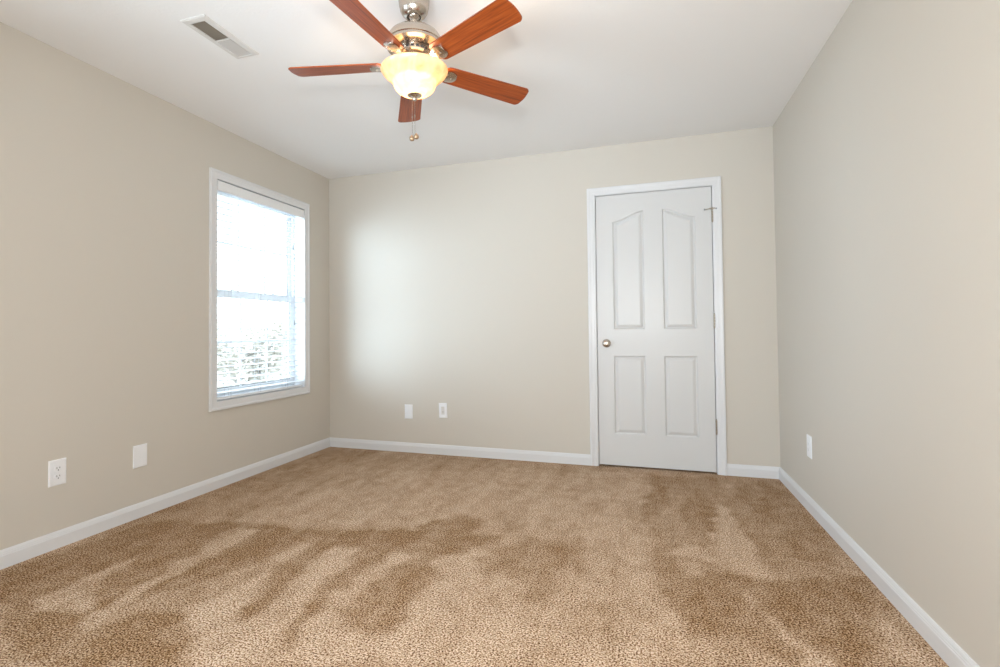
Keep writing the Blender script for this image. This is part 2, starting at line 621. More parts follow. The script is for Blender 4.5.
def build_window(name, wy0, wy1, label):
    win = empty(name, (XL, (wy0 + wy1) / 2, WZ0), label, 'window', kind='structure')
    bm = B()
    rect_frame(bm, None, wy0, wy1, WZ0, WZ1, [(0.0, XL), (0.0, XL + 0.010), (0.003, XL + 0.012), (0.040, XL + 0.014), (0.046, XL + 0.018),
                                            (0.055, XL + 0.019), (0.060, XL + 0.016), (0.0600, XL)])
    put('casing', bm, M_trim, win)
    bm = B()
    rect_frame(bm, None, wy0, wy1, WZ0, WZ1, [(0.0, XL + 0.002), (0.0, XL - 0.150), (0.012, XL - 0.150), (0.012, XL + 0.002)])
    put('jamb', bm, M_vinyl, win)
    # outer vinyl frame with tracks
    FY0, FY1, FZ0, FZ1 = wy0 + 0.016, wy1 - 0.016, WZ0 + 0.022, WZ1 - 0.016
    bm = B()
    rect_frame(bm, None, FY0, FY1, FZ0, FZ1, [(0, XL - 0.095), (0, XL - 0.148), (0.0155, XL - 0.148), (0.0155, XL - 0.095)])
    put('frame', bm, M_vinyl, win)


    def sash(name, z0, z1, x_in, x_out, stile, rail_b, rail_t):
        bm = B()
        y0, y1 = FY0 + 0.001, FY1 - 0.001
        for a in ((y0, y0 + stile, z0, z1), (y1 - stile, y1, z0, z1), (y0 + stile, y1 - stile, z0, z0 + rail_b), (y0 + stile, y1 - stile, z1 - rail_t, z1)):
            box(bm, x_out, x_in, *a, bev=0.003)
        s = put(name, bm, M_vinyl, win)
        gy0, gy1, gz0, gz1 = y0 + stile, y1 - stile, z0 + rail_b, z1 - rail_t
        xm = (x_in + x_out) / 2
        bm = B()
        box(bm, xm - 0.003, xm + 0.003, gy0 - 0.004, gy1 + 0.004, gz0 - 0.004, gz1 + 0.004)
        put('pane', bm, M_glass, s)
        bm = B()
        for k in (1, 2):
            y = gy0 + (gy1 - gy0) * k / 3
            box(bm, xm + 0.004, xm + 0.010, y - 0.009, y + 0.009, gz0, gz1, 0.002)
        zc = (gz0 + gz1) / 2
        box(bm, xm + 0.0042, xm + 0.0098, gy0, gy1, zc - 0.009, zc + 0.009, 0.002)
        put('muntin', bm, M_vinyl, s)
        bm = B()
        e = 0.006
        for a in ((gy0, gy0 + e, gz0, gz1), (gy1 - e, gy1, gz0, gz1), (gy0, gy1, gz0, gz0 + e), (gy0, gy1, gz1 - e, gz1)):
            box(bm, xm + 0.003, xm + 0.0065, *a)
        put('gasket', bm, M_seal, s, label='dark gasket round the pane')
        return s


    ls = sash('lower_sash', FZ0 + 0.001, 1.338, XL - 0.097, XL - 0.119, 0.036, 0.045, 0.044)
    us = sash('upper_sash', 1.300, FZ1 - 0.001, XL - 0.122, XL - 0.146, 0.036, 0.040, 0.036)
    for y in (wy0 + 0.25, wy1 - 0.25):
        bm = B()
        box(bm, XL - 0.113, XL - 0.098, y - 0.026, y + 0.026, 1.338, 1.347, 0.002)
        lathe(bm, [(0.0, 0.022), (0.008, 0.021), (0.009, 0.012), (0.009, 0.008), (0, 0.008)], (XL - 0.106, y, 1.338), n=16)
        box(bm, XL - 0.110, XL - 0.102, y, y + 0.03, 1.352, 1.357, 0.001)
        put('sash_lock', bm, M_vinyl, win)


build_window('window_1', WY0, WY1, 'white double-hung vinyl window with grids and flat casing in the left wall')
build_window('added_window', SY0, SY1, 'added bare double-hung window beside the camera, unseen, for daylight on the right wall')

# ------------------------------------------------------------------ window blind
BY0, BY1 = WY0 + 0.012, WY1 - 0.012
BXC = XL - 0.032                                  # centre line of the slats
blind = empty('window_blind', (BXC, (BY0 + BY1) / 2, WZ0), 'white wooden-slat blind lowered over the window with its slats open', 'blind')
bm = B()
box(bm, XL - 0.004, XL + 0.009, BY0 - 0.006, BY1 + 0.006, 2.000, 2.068, 0.003)
box(bm, XL - 0.045, XL - 0.002, BY0 - 0.006, BY0 + 0.004, 2.000, 2.068, 0.002)
box(bm, XL - 0.045, XL - 0.002, BY1 - 0.004, BY1 + 0.006, 2.000, 2.068, 0.002)
put('valance', bm, M_slat, blind)
bm = B()
box(bm, XL - 0.062, XL - 0.006, BY0 + 0.006, BY1 - 0.006, 2.022, 2.066, 0.003)
put('headrail', bm, M_slat, blind)


def slat_mesh(tilt):
    bm = B()
    pts = []
    n = 8
    hw, th = 0.025, 0.0028
    for i in range(n + 1):
        u = -hw + 2 * hw * i / n
        pts.append((u, 0.0016 * (1 - (u / hw) ** 2) + th / 2))
    for i in range(n, -1, -1):
        u = -hw + 2 * hw * i / n
        pts.append((u, 0.0016 * (1 - (u / hw) ** 2) - th / 2))
    c, s = math.cos(tilt), math.sin(tilt)
    hl = (BY1 - BY0) / 2
    loops(bm, [[(u * c + w * s, -hl, -u * s + w * c) for u, w in pts], [(u * c + w * s, hl, -u * s + w * c) for u, w in pts]], caps=True)
    bmesh.ops.recalc_face_normals(bm, faces=bm.faces)
    me = bpy.data.meshes.new('slat')
    bm.to_mesh(me)
    bm.free()
    me.materials.append(M_slat)
    return me


sm = slat_mesh(math.radians(4.0))
NS, ZS0, ZS1 = 32, 0.628, 1.988
for k in range(NS):
    s = bpy.data.objects.new('slat', sm)
    COL.objects.link(s)
    s.parent = blind
    s.location = Vector((BXC, (BY0 + BY1) / 2, ZS0 + (ZS1 - ZS0) * k / (NS - 1))) - ORG[blind]
bm = B()
box(bm, BXC - 0.026, BXC + 0.026, BY0, BY1, WZ0 + 0.004, WZ0 + 0.021, 0.004)
put('bottom_rail', bm, M_slat, blind)
for y in (2.835, 3.125, 3.43):
    bm = B()
    for dx in (-0.0275, 0.0275):
        tube(bm, [(BXC + dx, y, WZ0 + 0.012), (BXC + dx, y, 2.025)], 0.0011, 6)
    tube(bm, [(BXC, y + 0.008, WZ0 + 0.012), (BXC, y + 0.008, 2.025)], 0.0010, 6)
    for k in range(NS):
        z = ZS0 + (ZS1 - ZS0) * k / (NS - 1)
        for yy in (-0.004, 0.004):
            tube(bm, [(BXC - 0.0275, y + yy, z + 0.0002), (BXC + 0.0275, y + yy, z - 0.0040)], 0.0007, 4)
    put('ladder_cord', bm, M_cord, blind)
for y, z in ((3.493, 1.745), (3.512, 1.130)):
    bm = B()
    tube(bm, [(XL - 0.0015, y - 0.006, 2.02), (XL - 0.0012, y - 0.002, 1.9), (XL - 0.001, y, z)], 0.0012, 6)
    c = put('lift_cord', bm, M_cord, blind)
    bm = B()
    lathe(bm, [(0.0, 0.004), (0.003, 0.003), (0.0042, -0.006), (0.0062, -0.026), (0.0060, -0.032), (0.0, -0.033)], (XL - 0.001, y, z), n=14)
    put('tassel', bm, M_rubber, c, smooth=True, label='small grey cord tassel')

# ------------------------------------------------------------------ door
door = empty('door_1', ((DX0 + DX1) / 2, YB, 0), 'white four-panel door with arched upper panels, closed, in the end wall', 'door', kind='structure')
# jamb and stop
bm = B()
J = 0.018
for a in ((DX0 - J, DX0 - 0.0025, 0, DZ1 + J), (DX1 + 0.0025, DX1 + J, 0, DZ1 + J), (DX0 - 0.0025, DX1 + 0.0025, DZ1 + 0.0025, DZ1 + J)):
    box(bm, a[0], a[1], YB - 0.001, YB + 0.12, a[2], a[3])
for a in ((DX0 - 0.003, DX0 + 0.010, 0, DZ1), (DX1 - 0.010, DX1 + 0.003, 0, DZ1), (DX0 - 0.003, DX1 + 0.003, DZ1 - 0.008, DZ1 + 0.003)):
    box(bm, a[0], a[1], YB + 0.046, YB + 0.058, a[2], a[3])
put('jamb', bm, M_trim, door)
# casing: a mitred run up, across and down
prof = [(0.0, 0.0), (0.0, 0.009), (0.004, 0.011), (0.012, 0.0115), (0.016, 0.0135), (0.034, 0.0145), (0.040, 0.0165), (0.048, 0.0175), (0.055, 0.017), (0.058, 0.014), (0.058, 0.0)]
ix0, ix1, iz = CX0 + 0.058, CX1 - 0.058, CZ - 0.058
bm = B()
R = [[(ix0 - u, YB - w, 0) for u, w in prof], [(ix0 - u, YB - w, iz + u) for u, w in prof], [(ix1 + u, YB - w, iz + u) for u, w in prof], [(ix1 + u, YB - w, 0) for u, w in prof]]
loops(bm, R, caps=True)
put('casing', bm, M_trim, door)


def door_panel_outline(k, d=0.0):
    """counter-clockwise (x, z) outline of panel k, drawn in by d; the two upper panels share one arch"""
    if k < 2:
        x0, x1, z0 = ((-0.213, 0.012, 1.034), (0.143, 0.368, 1.034))[k]
        w = x1 - x0
        pts = [(x0 + d, z0 + d), (x1 - d, z0 + d)]
        N = 22
        for i in range(N + 1):
            x = x1 - d + (x0 + d - x1 + d) * i / N
            t = (x - x0) / w if k == 0 else (x1 - x) / w
            t = min(1, max(0, t))
            slope = 0.070 * 6 * t * (1 - t) / w
            pts.append((x, 1.854 + 0.070 * t * t * (3 - 2 * t) - d * math.sqrt(1 + slope * slope)))
        return pts
    x0, x1 = (-0.216, 0.012) if k == 2 else (0.142, 0.368)
    return [(x0 + d, 0.247 + d), (x1 - d, 0.247 + d), (x1 - d, 0.836 - d), (x0 + d, 0.836 - d)]


def door_slab():
    bm = B()
    yf = YB + 0.004                      # front face, almost flush with the jamb
    x0, x1, z0, z1 = DX0 + 0.0015, DX1 - 0.0015, 0.013, DZ1 - 0.001
    es = []

    def ring(pts, y):
        return [bm.verts.new((x, y, z)) for x, z in pts]

    def ring_edges(r):
        return [bm.edges.new((r[i], r[(i + 1) % len(r)])) for i in range(len(r))]
    outer = ring([(x0, z0), (x1, z0), (x1, z1), (x0, z1)], yf)
    es += ring_edges(outer)
    panels = []
    for k in range(4):
        o = door_panel_outline(k)
        r = ring(o, yf)
        es += ring_edges(r)
        panels.append((k, r))
    bmesh.ops.triangle_fill(bm, use_beauty=True, use_dissolve=False, edges=es)
    for k, r in panels:
        prev = r
        for d, dep in ((0.004, 0.0045), (0.008, 0.0090), (0.012, 0.0102), (0.016, 0.0095), (0.020, 0.0072), (0.032, 0.0022), (0.035, 0.0014)):
            q = ring(door_panel_outline(k, d), yf + dep)
            for i in range(len(q)):
                j = (i + 1) % len(q)
                bm.faces.new((prev[i], prev[j], q[j], q[i]))
            prev = q
        bm.faces.new(prev)
    back = ring([(x0, z0), (x1, z0), (x1, z1), (x0, z1)], yf + 0.035)
    for i in range(4):
        j = (i + 1) % 4
        bm.faces.new((outer[i], outer[j], back[j], back[i]))
    bm.faces.new(back)
    return bm


slab = put('door_leaf', door_slab(), M_door, door)
# knob on its rose
kx, kz = -0.268, 0.930
bm = B()
lathe(bm, [(0.0, 0.0), (0.031, 0.0), (0.0315, -0.003), (0.028, -0.007), (0.018, -0.010), (0.012, -0.014), (0.0115, -0.030), (0.014, -0.035), (0.022, -0.040),
           (0.0265, -0.048), (0.0270, -0.055), (0.0245, -0.062), (0.018, -0.066), (0.010, -0.0675), (0.0, -0.068)], (kx, YB + 0.004, kz), 'Y', 40)
put('door_knob', bm, M_nickel, slab, smooth=True, label='satin nickel door knob')
bm = B()
box(bm, DX0 - 0.0035, DX0 + 0.0022, YB + 0.0005, YB + 0.012, kz - 0.028, kz + 0.028, 0.001)
put('latch_plate', bm, M_seal, slab)
for i, z in enumerate((1.850, 1.088, 0.334)):
    bm = B()
    hx = DX1 + 0.002
    for k in range(5):
        a = z - 0.050 + k * 0.020
        lathe(bm, [(0, 0.0004), (0.0060, 0.0008), (0.0062, 0.0015), (0.0062, 0.0185), (0.0060, 0.0192), (0, 0.0196)], (hx, YB - 0.0075, a), n=16)
    lathe(bm, [(0, 0.0), (0.0045, 0.0), (0.0055, 0.003), (0.0035, 0.006), (0, 0.0065)], (hx, YB - 0.0075, z + 0.050), n=16)
    lathe(bm, [(0, 0.0), (0.0035, 0.0), (0.0050, 0.003), (0.0040, 0.005), (0, 0.005)], (hx, YB - 0.0075, z - 0.055), n=16)
    box(bm, hx - 0.0040, hx + 0.0018, YB - 0.006, YB + 0.003, z - 0.049, z + 0.049)
    h = put('hinge', bm, M_brass, door, smooth=True, label='satin metal butt hinge')
    if i == 0:
        bm = B()
        zz = z + 0.043
        box(bm, hx - 0.020, hx + 0.019, YB - 0.0165, YB - 0.0015, zz - 0.002, zz + 0.0065, 0.001)
        tube(bm, [(hx - 0.012, YB - 0.009, zz + 0.002), (hx - 0.048, YB - 0.018, zz - 0.004)], 0.0030, 10)
        tube(bm, [(hx + 0.014, YB - 0.012, zz + 0.002), (hx + 0.024, YB - 0.020, zz - 0.002)], 0.0030, 10)
        st = put('door_stop', bm, M_brass, h)
        bm = B()
        tube(bm, [(hx - 0.048, YB - 0.018, zz - 0.004), (hx - 0.054, YB - 0.0195, zz - 0.005)], 0.0065, 12)
        tube(bm, [(hx + 0.023, YB - 0.0195, zz - 0.0018), (hx + 0.028, YB - 0.022, zz - 0.003)], 0.0055, 12)
        put('rubber_tip', bm, M_rubber, h, label='grey rubber tips of the door stop')


# ------------------------------------------------------------------ wall plates
def wall_plate(name, pos, rotz, w, h, kind, label, cat, roll=0.0):
    """built facing -Y around the origin, then turned onto its wall"""
    root = empty(name, pos, label, cat)
    R = Matrix.Rotation(rotz, 4, 'Z') @ Matrix.Rotation(roll, 4, 'Y')

    def fin(nm, bm, m, par, lab=None):
        bmesh.ops.transform(bm, matrix=R, verts=bm.verts)
        bmesh.ops.translate(bm, verts=bm.verts, vec=Vector(pos))
        return put(nm, bm, m, par, label=lab)
    bm = B()
    hw, hh = w / 2, h / 2
    ring = lambda u, y: [(-hw + u, y, -hh + u), (hw - u, y, -hh + u), (hw - u, y, hh - u), (-hw + u, y, hh - u)]
    loops(bm, [ring(0, 0), ring(0, -0.0025), ring(0.0015, -0.0042), ring(0.006, -0.0058)], caps=True)
    pl = fin('plate', bm, M_plate, root)

    def screw(z):
        bm = B()
        lathe(bm, [(0, -0.0068), (0.0028, -0.0066), (0.0034, -0.0055), (0, -0.0055)], (0, 0, z), 'Y', 14)
        box(bm, -0.0028, 0.0028, -0.0071, -0.0066, z - 0.0004, z + 0.0004)
        fin('screw', bm, M_plate, pl)
    if kind == 'duplex':
        screw(0)
        for s in (-1, 1):
            bm = B()
            zc = s * 0.0195
            pts = []
            for i in range(28):
                a = 2 * PI * i / 28
                pts.append((0.0172 * math.cos(a), max(-0.0125, min(0.0125, 0.0172 * math.sin(a))) + zc))
            loops(bm, [[(x, -0.005, z) for x, z in pts], [(x, -0.0078, z) for x, z in pts], [(x * 0.95, -0.0083, zc + (z - zc) * 0.95) for x, z in pts]], caps=True)
            f = fin('socket', bm, M_plate, root)
            bm = B()
            box(bm, -0.0075, -0.0053, -0.0087, -0.0075, zc - 0.0015, zc + 0.0070)
            box(bm, 0.0053, 0.0075, -0.0087, -0.0075, zc - 0.0005, zc + 0.0070)
            lathe(bm, [(0, -0.0087), (0.0026, -0.0087), (0.0026, -0.0075), (0, -0.0075)], (0, 0, zc - 0.0075), 'Y', 14)
            fin('slot', bm, M_dark, f, 'dark socket slots')
    elif kind == 'blank':
        screw(0.030)
        screw(-0.030)
    elif kind == 'rocker':
        bm = B()
        loops(bm, [[(-0.0165, -0.005, -0.0335), (0.0165, -0.005, -0.0335), (0.0165, -0.005, 0.0335), (-0.0165, -0.005, 0.0335)],
                   [(-0.0165, -0.0070, -0.0335), (0.0165, -0.0070, -0.0335), (0.0165, -0.0070, 0.0335), (-0.0165, -0.0070, 0.0335)],
                   [(-0.0155, -0.0076, -0.0325), (0.0155, -0.0076, -0.0325), (0.0155, -0.0076, 0.0325), (-0.0155, -0.0076, 0.0325)]], caps=True)
        f = fin('insert', bm, M_plate, root)
        screw(0.048)
        screw(-0.048)
        bm = B()
        for zc in (-0.0165, 0.0165):
            box(bm, -0.0072, -0.0055, -0.0080, -0.0070, zc - 0.001, zc + 0.0060)
            box(bm, 0.0055, 0.0072, -0.0080, -0.0070, zc - 0.000, zc + 0.0060)
            lathe(bm, [(0, -0.0080), (0.0023, -0.0080), (0.0023, -0.0070), (0, -0.0070)], (0, 0, zc - 0.006), 'Y', 12)
        fin('slot', bm, M_rubber, f, 'grey socket slots')
    else:                                                     # small jack in the middle
        bm = B()
        loops(bm, [[(-0.0145, -0.005, -0.033), (0.0145, -0.005, -0.033), (0.0145, -0.005, 0.033), (-0.0145, -0.005, 0.033)],
                   [(-0.0145, -0.0068, -0.033), (0.0145, -0.0068, -0.033), (0.0145, -0.0068, 0.033), (-0.0145, -0.0068, 0.033)]], caps=True)
        f = fin('insert', bm, M_vent, root, 'greyer insert of the plate')
        bm = B()
        box(bm, -0.0055, 0.0055, -0.0073, -0.0060, -0.0160, -0.0060, 0.0003)
        fin('jack', bm, M_louver, f, 'grey jack opening')
        screw(0.045)
        screw(-0.045)
    return root


wall_plate('power_outlet', (XL, 1.7285, 0.364), PI / 2, 0.080, 0.125, 'duplex', 'white duplex power outlet with two sockets on the wall below and left of the window', 'outlet')
wall_plate('blank_plate', (XL, 2.159, 0.3435), PI / 2, 0.084, 0.125, 'blank', 'white blank wall plate between the duplex outlet and the window corner', 'wall plate')
wall_plate('blank_plate', (-1.926, YB, 0.3455), 0, 0.075, 0.122, 'blank', 'white blank wall plate on the end wall, farther from the door', 'wall plate')
wall_plate('jack_plate', (-1.608, YB, 0.368), 0, 0.074, 0.125, 'jack', 'white jack plate with grey insert on the end wall, nearer the door', 'wall plate', roll=math.radians(-2))
wall_plate('power_outlet', (XR, 3.332, 0.365), -PI / 2, 0.080, 0.124, 'rocker', 'white rectangular outlet plate on the plain wall right of the door', 'outlet')

# ------------------------------------------------------------------ ceiling air register
vent = empty('ceiling_vent', (-1.8835, 1.903, ZC), 'white two-way air register set in the ceiling beside the fan', 'vent')
VX0, VX1, VY0, VY1 = -1.952, -1.815, 1.733, 2.073
OX0, OX1, OY0, OYM, OY1 = -1.927, -1.849, 1.768, 1.912, 2.052
bm = B()
rings = []
for u, z in ((0.0, ZC), (0.0, ZC - 0.003), (0.004, ZC - 0.006), (0.018, ZC - 0.007), (0.0225, ZC - 0.004), (0.0225, ZC)):
    fx, fy = u / 0.0225, u / 0.0225
    a0, a1 = VX0 + (OX0 - VX0) * fx, VX1 + (OX1 - VX1) * fx
    b0, b1 = VY0 + (OY0 - VY0) * fy, VY1 + (OY1 - VY1) * fy
    rings.append([(a0, b0, z), (a1, b0, z), (a1, b1, z), (a0, b1, z)])
loops(bm, rings)
box(bm, OX0 - 0.001, OX1 + 0.001, OYM - 0.003, OYM + 0.003, ZC - 0.0065, ZC - 0.0005)
put('frame', bm, M_vent, vent)
bm = B()
box(bm, OX0 - 0.001, OX1 + 0.001, OY0 - 0.001, OY1 + 0.001, ZC - 0.0012, ZC - 0.0002)
put('duct_shade', bm, M_vent_shade, vent, label='flat brown sheet behind the louvers, coloured as the shaded opening')
for (a, b, sg, n) in ((OY0, OYM - 0.003, 1, 13), (OYM + 0.003, OY1, -1, 12)):
    bm = B()
    for k in range(n):
        y = a + (b - a) * (k + 0.5) / n
        dy = 0.0030 if sg > 0 else 0.0052
        p = [(y - sg * dy, ZC - 0.0065), (y + sg * dy, ZC - 0.0018)]
        t = 0.0005
        loops(bm, [[(x, p[0][0] - t, p[0][1]), (x, p[0][0] + t, p[0][1]), (x, p[1][0] + t, p[1][1]), (x, p[1][0] - t, p[1][1])] for x in (OX0, OX1)], caps=True)
    put('louver_bank', bm, M_louver if sg < 0 else M_vent_shade, vent)  # near bank takes the brown of its shaded gaps

# ------------------------------------------------------------------ ceiling fan with light
FX, FY, FZ = -0.8965, 1.9385, 2.1520            # hub axis and height of the blade plane
TH0, PITCHB = -0.45479, -0.2155
FN = Vector((0.0247, 0.0398, 1)).normalized()   # the blades hang very slightly out of level
fan = empty('ceiling_fan', (FX, FY, ZC), 'five-blade ceiling fan with brushed nickel motor, reddish wood blades and lit glass bowl', 'ceiling fan')
bm = B()
lathe(bm, [(0.0, ZC), (0.064, ZC), (0.0655, ZC - 0.004), (0.0650, ZC - 0.020), (0.0625, ZC - 0.038), (0.0600, ZC - 0.043), (0.0605, ZC - 0.047), (0.0575, ZC - 0.060), (0.0490, ZC - 0.074),
           (0.0400, ZC - 0.082), (0.0325, ZC - 0.085), (0.0300, ZC - 0.084), (0.0290, ZC - 0.078), (0.033, ZC - 0.060), (0.0, ZC - 0.058)], (FX, FY, 0))
put('canopy', bm, M_nickel, fan, smooth=True)
bm = B()
lathe(bm, [(0.0, 2.398), (0.016, 2.394), (0.026, 2.380), (0.0275, 2.366), (0.022, 2.354), (0.0125, 2.348), (0.0115, 2.330), (0.0115, 2.322), (0.019, 2.320), (0.021, 2.316), (0.021, 2.300), (0.0, 2.300)], (FX, FY, 0), n=32)
put('downrod', bm, M_nickel, fan, smooth=True)
bm = B()
lathe(bm, [(0.0, 2.312), (0.026, 2.312), (0.045, 2.309), (0.060, 2.305), (0.062, 2.302), (0.084, 2.293), (0.102, 2.279), (0.113, 2.263), (0.1185, 2.248), (0.1185, 2.240),
           (0.1150, 2.237), (0.1150, 2.233), (0.1175, 2.231), (0.1165, 2.225), (0.104, 2.220), (0.086, 2.2165), (0.074, 2.216), (0.0, 2.216)], (FX, FY, 0), n=64)
mot = put('motor_housing', bm, M_nickel, fan, smooth=True)
bm = B()
lathe(bm, [(0.0, 2.217), (0.066, 2.217), (0.070, 2.213), (0.070, 2.209), (0.067, 2.208), (0.067, 2.198), (0.070, 2.196), (0.070, 2.192), (0.062, 2.186), (0.040, 2.183), (0.0, 2.183)], (FX, FY, 0), n=64)
put('flywheel_ring', bm, M_nickel, fan, smooth=True)
bm = B()
for k in range(20):
    a = 2 * PI * k / 20
    c, s = math.cos(a), math.sin(a)
    e, t = Vector((c, s, 0)), Vector((-s, c, 0))
    o = Vector((FX, FY, 0))
    q = [o + e * 0.0664 - t * 0.006, o + e * 0.0664 + t * 0.006, o + e * 0.0676 + t * 0.006, o + e * 0.0676 - t * 0.006]
    loops(bm, [[(v.x, v.y, 2.2000) for v in q], [(v.x, v.y, 2.2065) for v in q]], caps=True)
put('motor_vent', bm, M_dark, mot, label='dark cooling slots round the motor')
bm = B()
lathe(bm, [(0.0, 2.184), (0.034, 2.184), (0.036, 2.181), (0.036, 2.160), (0.040, 2.157), (0.056, 2.155), (0.062, 2.146), (0.062, 2.136), (0.056, 2.133), (0.0, 2.133)], (FX, FY, 0), n=48)
put('light_fitter', bm, M_nickel, fan, smooth=True)

R0, RT = 0.135, 0.546


def blade_frame(i):
    a = TH0 + i * 2 * PI / 5
    e = Vector((math.cos(a), math.sin(a), 0))
    e = (e - FN * e.dot(FN)).normalized()
    t = FN.cross(e)
    w = math.cos(PITCHB) * t + math.sin(PITCHB) * FN      # across the blade
    n = e.cross(w)                                       # up out of the blade
    return e, w, n


def half_width(s):
    return 0.0475 + (0.0595 - 0.0475) * min(1, max(0, (s - R0) / (RT - R0)))


C0 = Vector((FX, FY, FZ))
for i in range(5):
    e, w, n = blade_frame(i)
    # outline in (radius, across)
    pts = []
    N = 10
    for k in range(N + 1):                                 # cw edge, root to tip
        s = R0 + 0.020 + (RT - 0.024 - R0 - 0.020) * k / N
        pts.append((s, -half_width(s)))
    wt = half_width(RT)
    for k in range(1, 8):                                  # rounded corner
        a = -PI / 2 + (PI / 2) * k / 8 * 0.86
        pts.append((RT - 0.024 + 0.024 * math.cos(a), -wt + 0.024 + 0.024 * math.sin(a)))
    for k in range(1, 8):
        a = (k - 4) / 4
        pts.append((RT + 0.004 * (1 - a * a), a * (wt - 0.026)))
    for k in range(1, 8):
        a = (PI / 2) * (0.14 + 0.86 * k / 8)
        pts.append((RT - 0.024 + 0.024 * math.cos(a), wt - 0.024 + 0.024 * math.sin(a)))
    for k in range(N, -1, -1):
        s = R0 + 0.020 + (RT - 0.024 - R0 - 0.020) * k / N
        pts.append((s, half_width(s)))
    hr = half_width(R0)
    for k in range(1, 6):
        a = PI / 2 + (PI / 2) * k / 6
        pts.append((R0 + 0.020 + 0.020 * math.cos(a), hr - 0.020 + 0.020 * math.sin(a)))
    for k in range(1, 6):
        a = PI + (PI / 2) * k / 6
        pts.append((R0 + 0.020 + 0.020 * math.cos(a), -hr + 0.020 + 0.020 * math.sin(a)))
    bm = B()
    uv = bm.loops.layers.uv.new('grain')
    T = 0.0028
    rings = []
    coords = {}
    cen = ((R0 + RT) / 2, 0.0)
    lay = []
    for h, f in ((-T, 0.985), (-T + 0.0008, 1.0), (T - 0.0008, 1.0), (T, 0.985)):
        row = []
        for s, v in pts:
            s2 = cen[0] + (s - cen[0]) * (1 - (1 - f) * 0.25)
            v2 = v * f
            vert = bm.verts.new(C0 + e * s2 + w * v2 + n * h)
            coords[vert] = (s2 + i * 1.7, v2 + i * 0.37)
            row.append(vert)
        lay.append(row)
    m_ = len(pts)
    for a, b in zip(lay, lay[1:]):
        for k in range(m_):
            j = (k + 1) % m_
            bm.faces.new((a[k], a[j], b[j], b[k]))
    bm.faces.new(lay[0])
    bm.faces.new(lay[-1])
    for f in bm.faces:
        for l in f.loops:
            l[uv].uv = coords[l.vert]
    put('blade', bm, M_wood, fan)
    # blade iron: a curved arm from the flywheel to a rounded plate under the blade root
    bm = B()

    def P(s, v, h):
        return C0 + e * s + w * v + n * h
    up = 2.1895 - FZ
    arm = [(0.052, 0.016, up, 0.0), (0.074, 0.0155, up - 0.003, 0.0), (0.094, 0.015, up - 0.016, 0.0), (0.112, 0.016, -0.002, 0.0), (0.128, 0.021, -0.0070, 0.0), (0.152, 0.033, -0.0068, 0.0)]
    rings = []
    for s, hw, h, _ in arm:
        th = 0.0034
        hmid = h
        rings.append([P(s, -hw, hmid - th), P(s, -hw * 0.5, hmid - th * 2.1), P(s, hw * 0.5, hmid - th * 2.1), P(s, hw, hmid - th), P(s, hw, hmid + th), P(s, -hw, hmid + th)])
    for k in range(1, 9):                                   # rounded outer end
        a = (PI / 2) * k / 8.5
        s = 0.152 + 0.040 * math.sin(a)
        hw = 0.033 * (math.cos(a) ** 0.6)
        th = 0.0034
        h = -0.0068
        rings.append([P(s, -hw, h - th * 0.7), P(s, -hw * 0.5, h - th * 1.9), P(s, hw * 0.5, h - th * 1.9), P(s, hw, h - th * 0.7), P(s, hw, h + th), P(s, -hw, h + th)])
    loops(bm, rings, caps=True)
    iron = put('blade_iron', bm, M_nickel, fan, smooth=True, label='nickel bracket holding a blade')
    for s, v in ((0.145, -0.014), (0.145, 0.014), (0.168, 0.0)):
        bm = B()
        q = P(s, v, -0.0128)
        bmesh.ops.create_uvsphere(bm, u_segments=12, v_segments=8, radius=0.0042, matrix=Matrix.Translation(q))
        put('screw', bm, M_brass, iron, smooth=True)

# glass bowl: a flared lip over a rounder cup
GZ = 2.1320
prof_out = [(0.1390, GZ), (0.1385, GZ - 0.004), (0.1340, GZ - 0.012), (0.1260, GZ - 0.021), (0.1155, GZ - 0.030), (0.1040, GZ - 0.038), (0.0965, GZ - 0.0435), (0.0910, GZ - 0.0475),
            (0.0885, GZ - 0.0515), (0.0880, GZ - 0.057), (0.0868, GZ - 0.064), (0.0825, GZ - 0.075), (0.0740, GZ - 0.086), (0.0610, GZ - 0.095), (0.0430, GZ - 0.1015), (0.0260, GZ - 0.1050), (0.0080, GZ - 0.1060)]
bm = B()
lathe(bm, prof_out, (FX, FY, 0), n=72)
bowl = put('glass_bowl', bm, M_bowl, fan, smooth=True, label='lit cream glass bowl with flared lip')
md = bowl.modifiers.new('thickness', 'SOLIDIFY')
md.thickness = 0.003
md.offset = 0
bm = B()
lathe(bm, [(0.0, GZ - 0.103), (0.024, GZ - 0.1045), (0.0310, GZ - 0.1075), (0.0305, GZ - 0.1095), (0.020, GZ - 0.1115), (0.012, GZ - 0.114), (0.0085, GZ - 0.118), (0.0095, GZ - 0.122), (0.0090, GZ - 0.126),
           (0.0055, GZ - 0.130), (0.0, GZ - 0.131)], (FX, FY, 0), n=32)
put('finial', bm, M_nickel, fan, smooth=True)
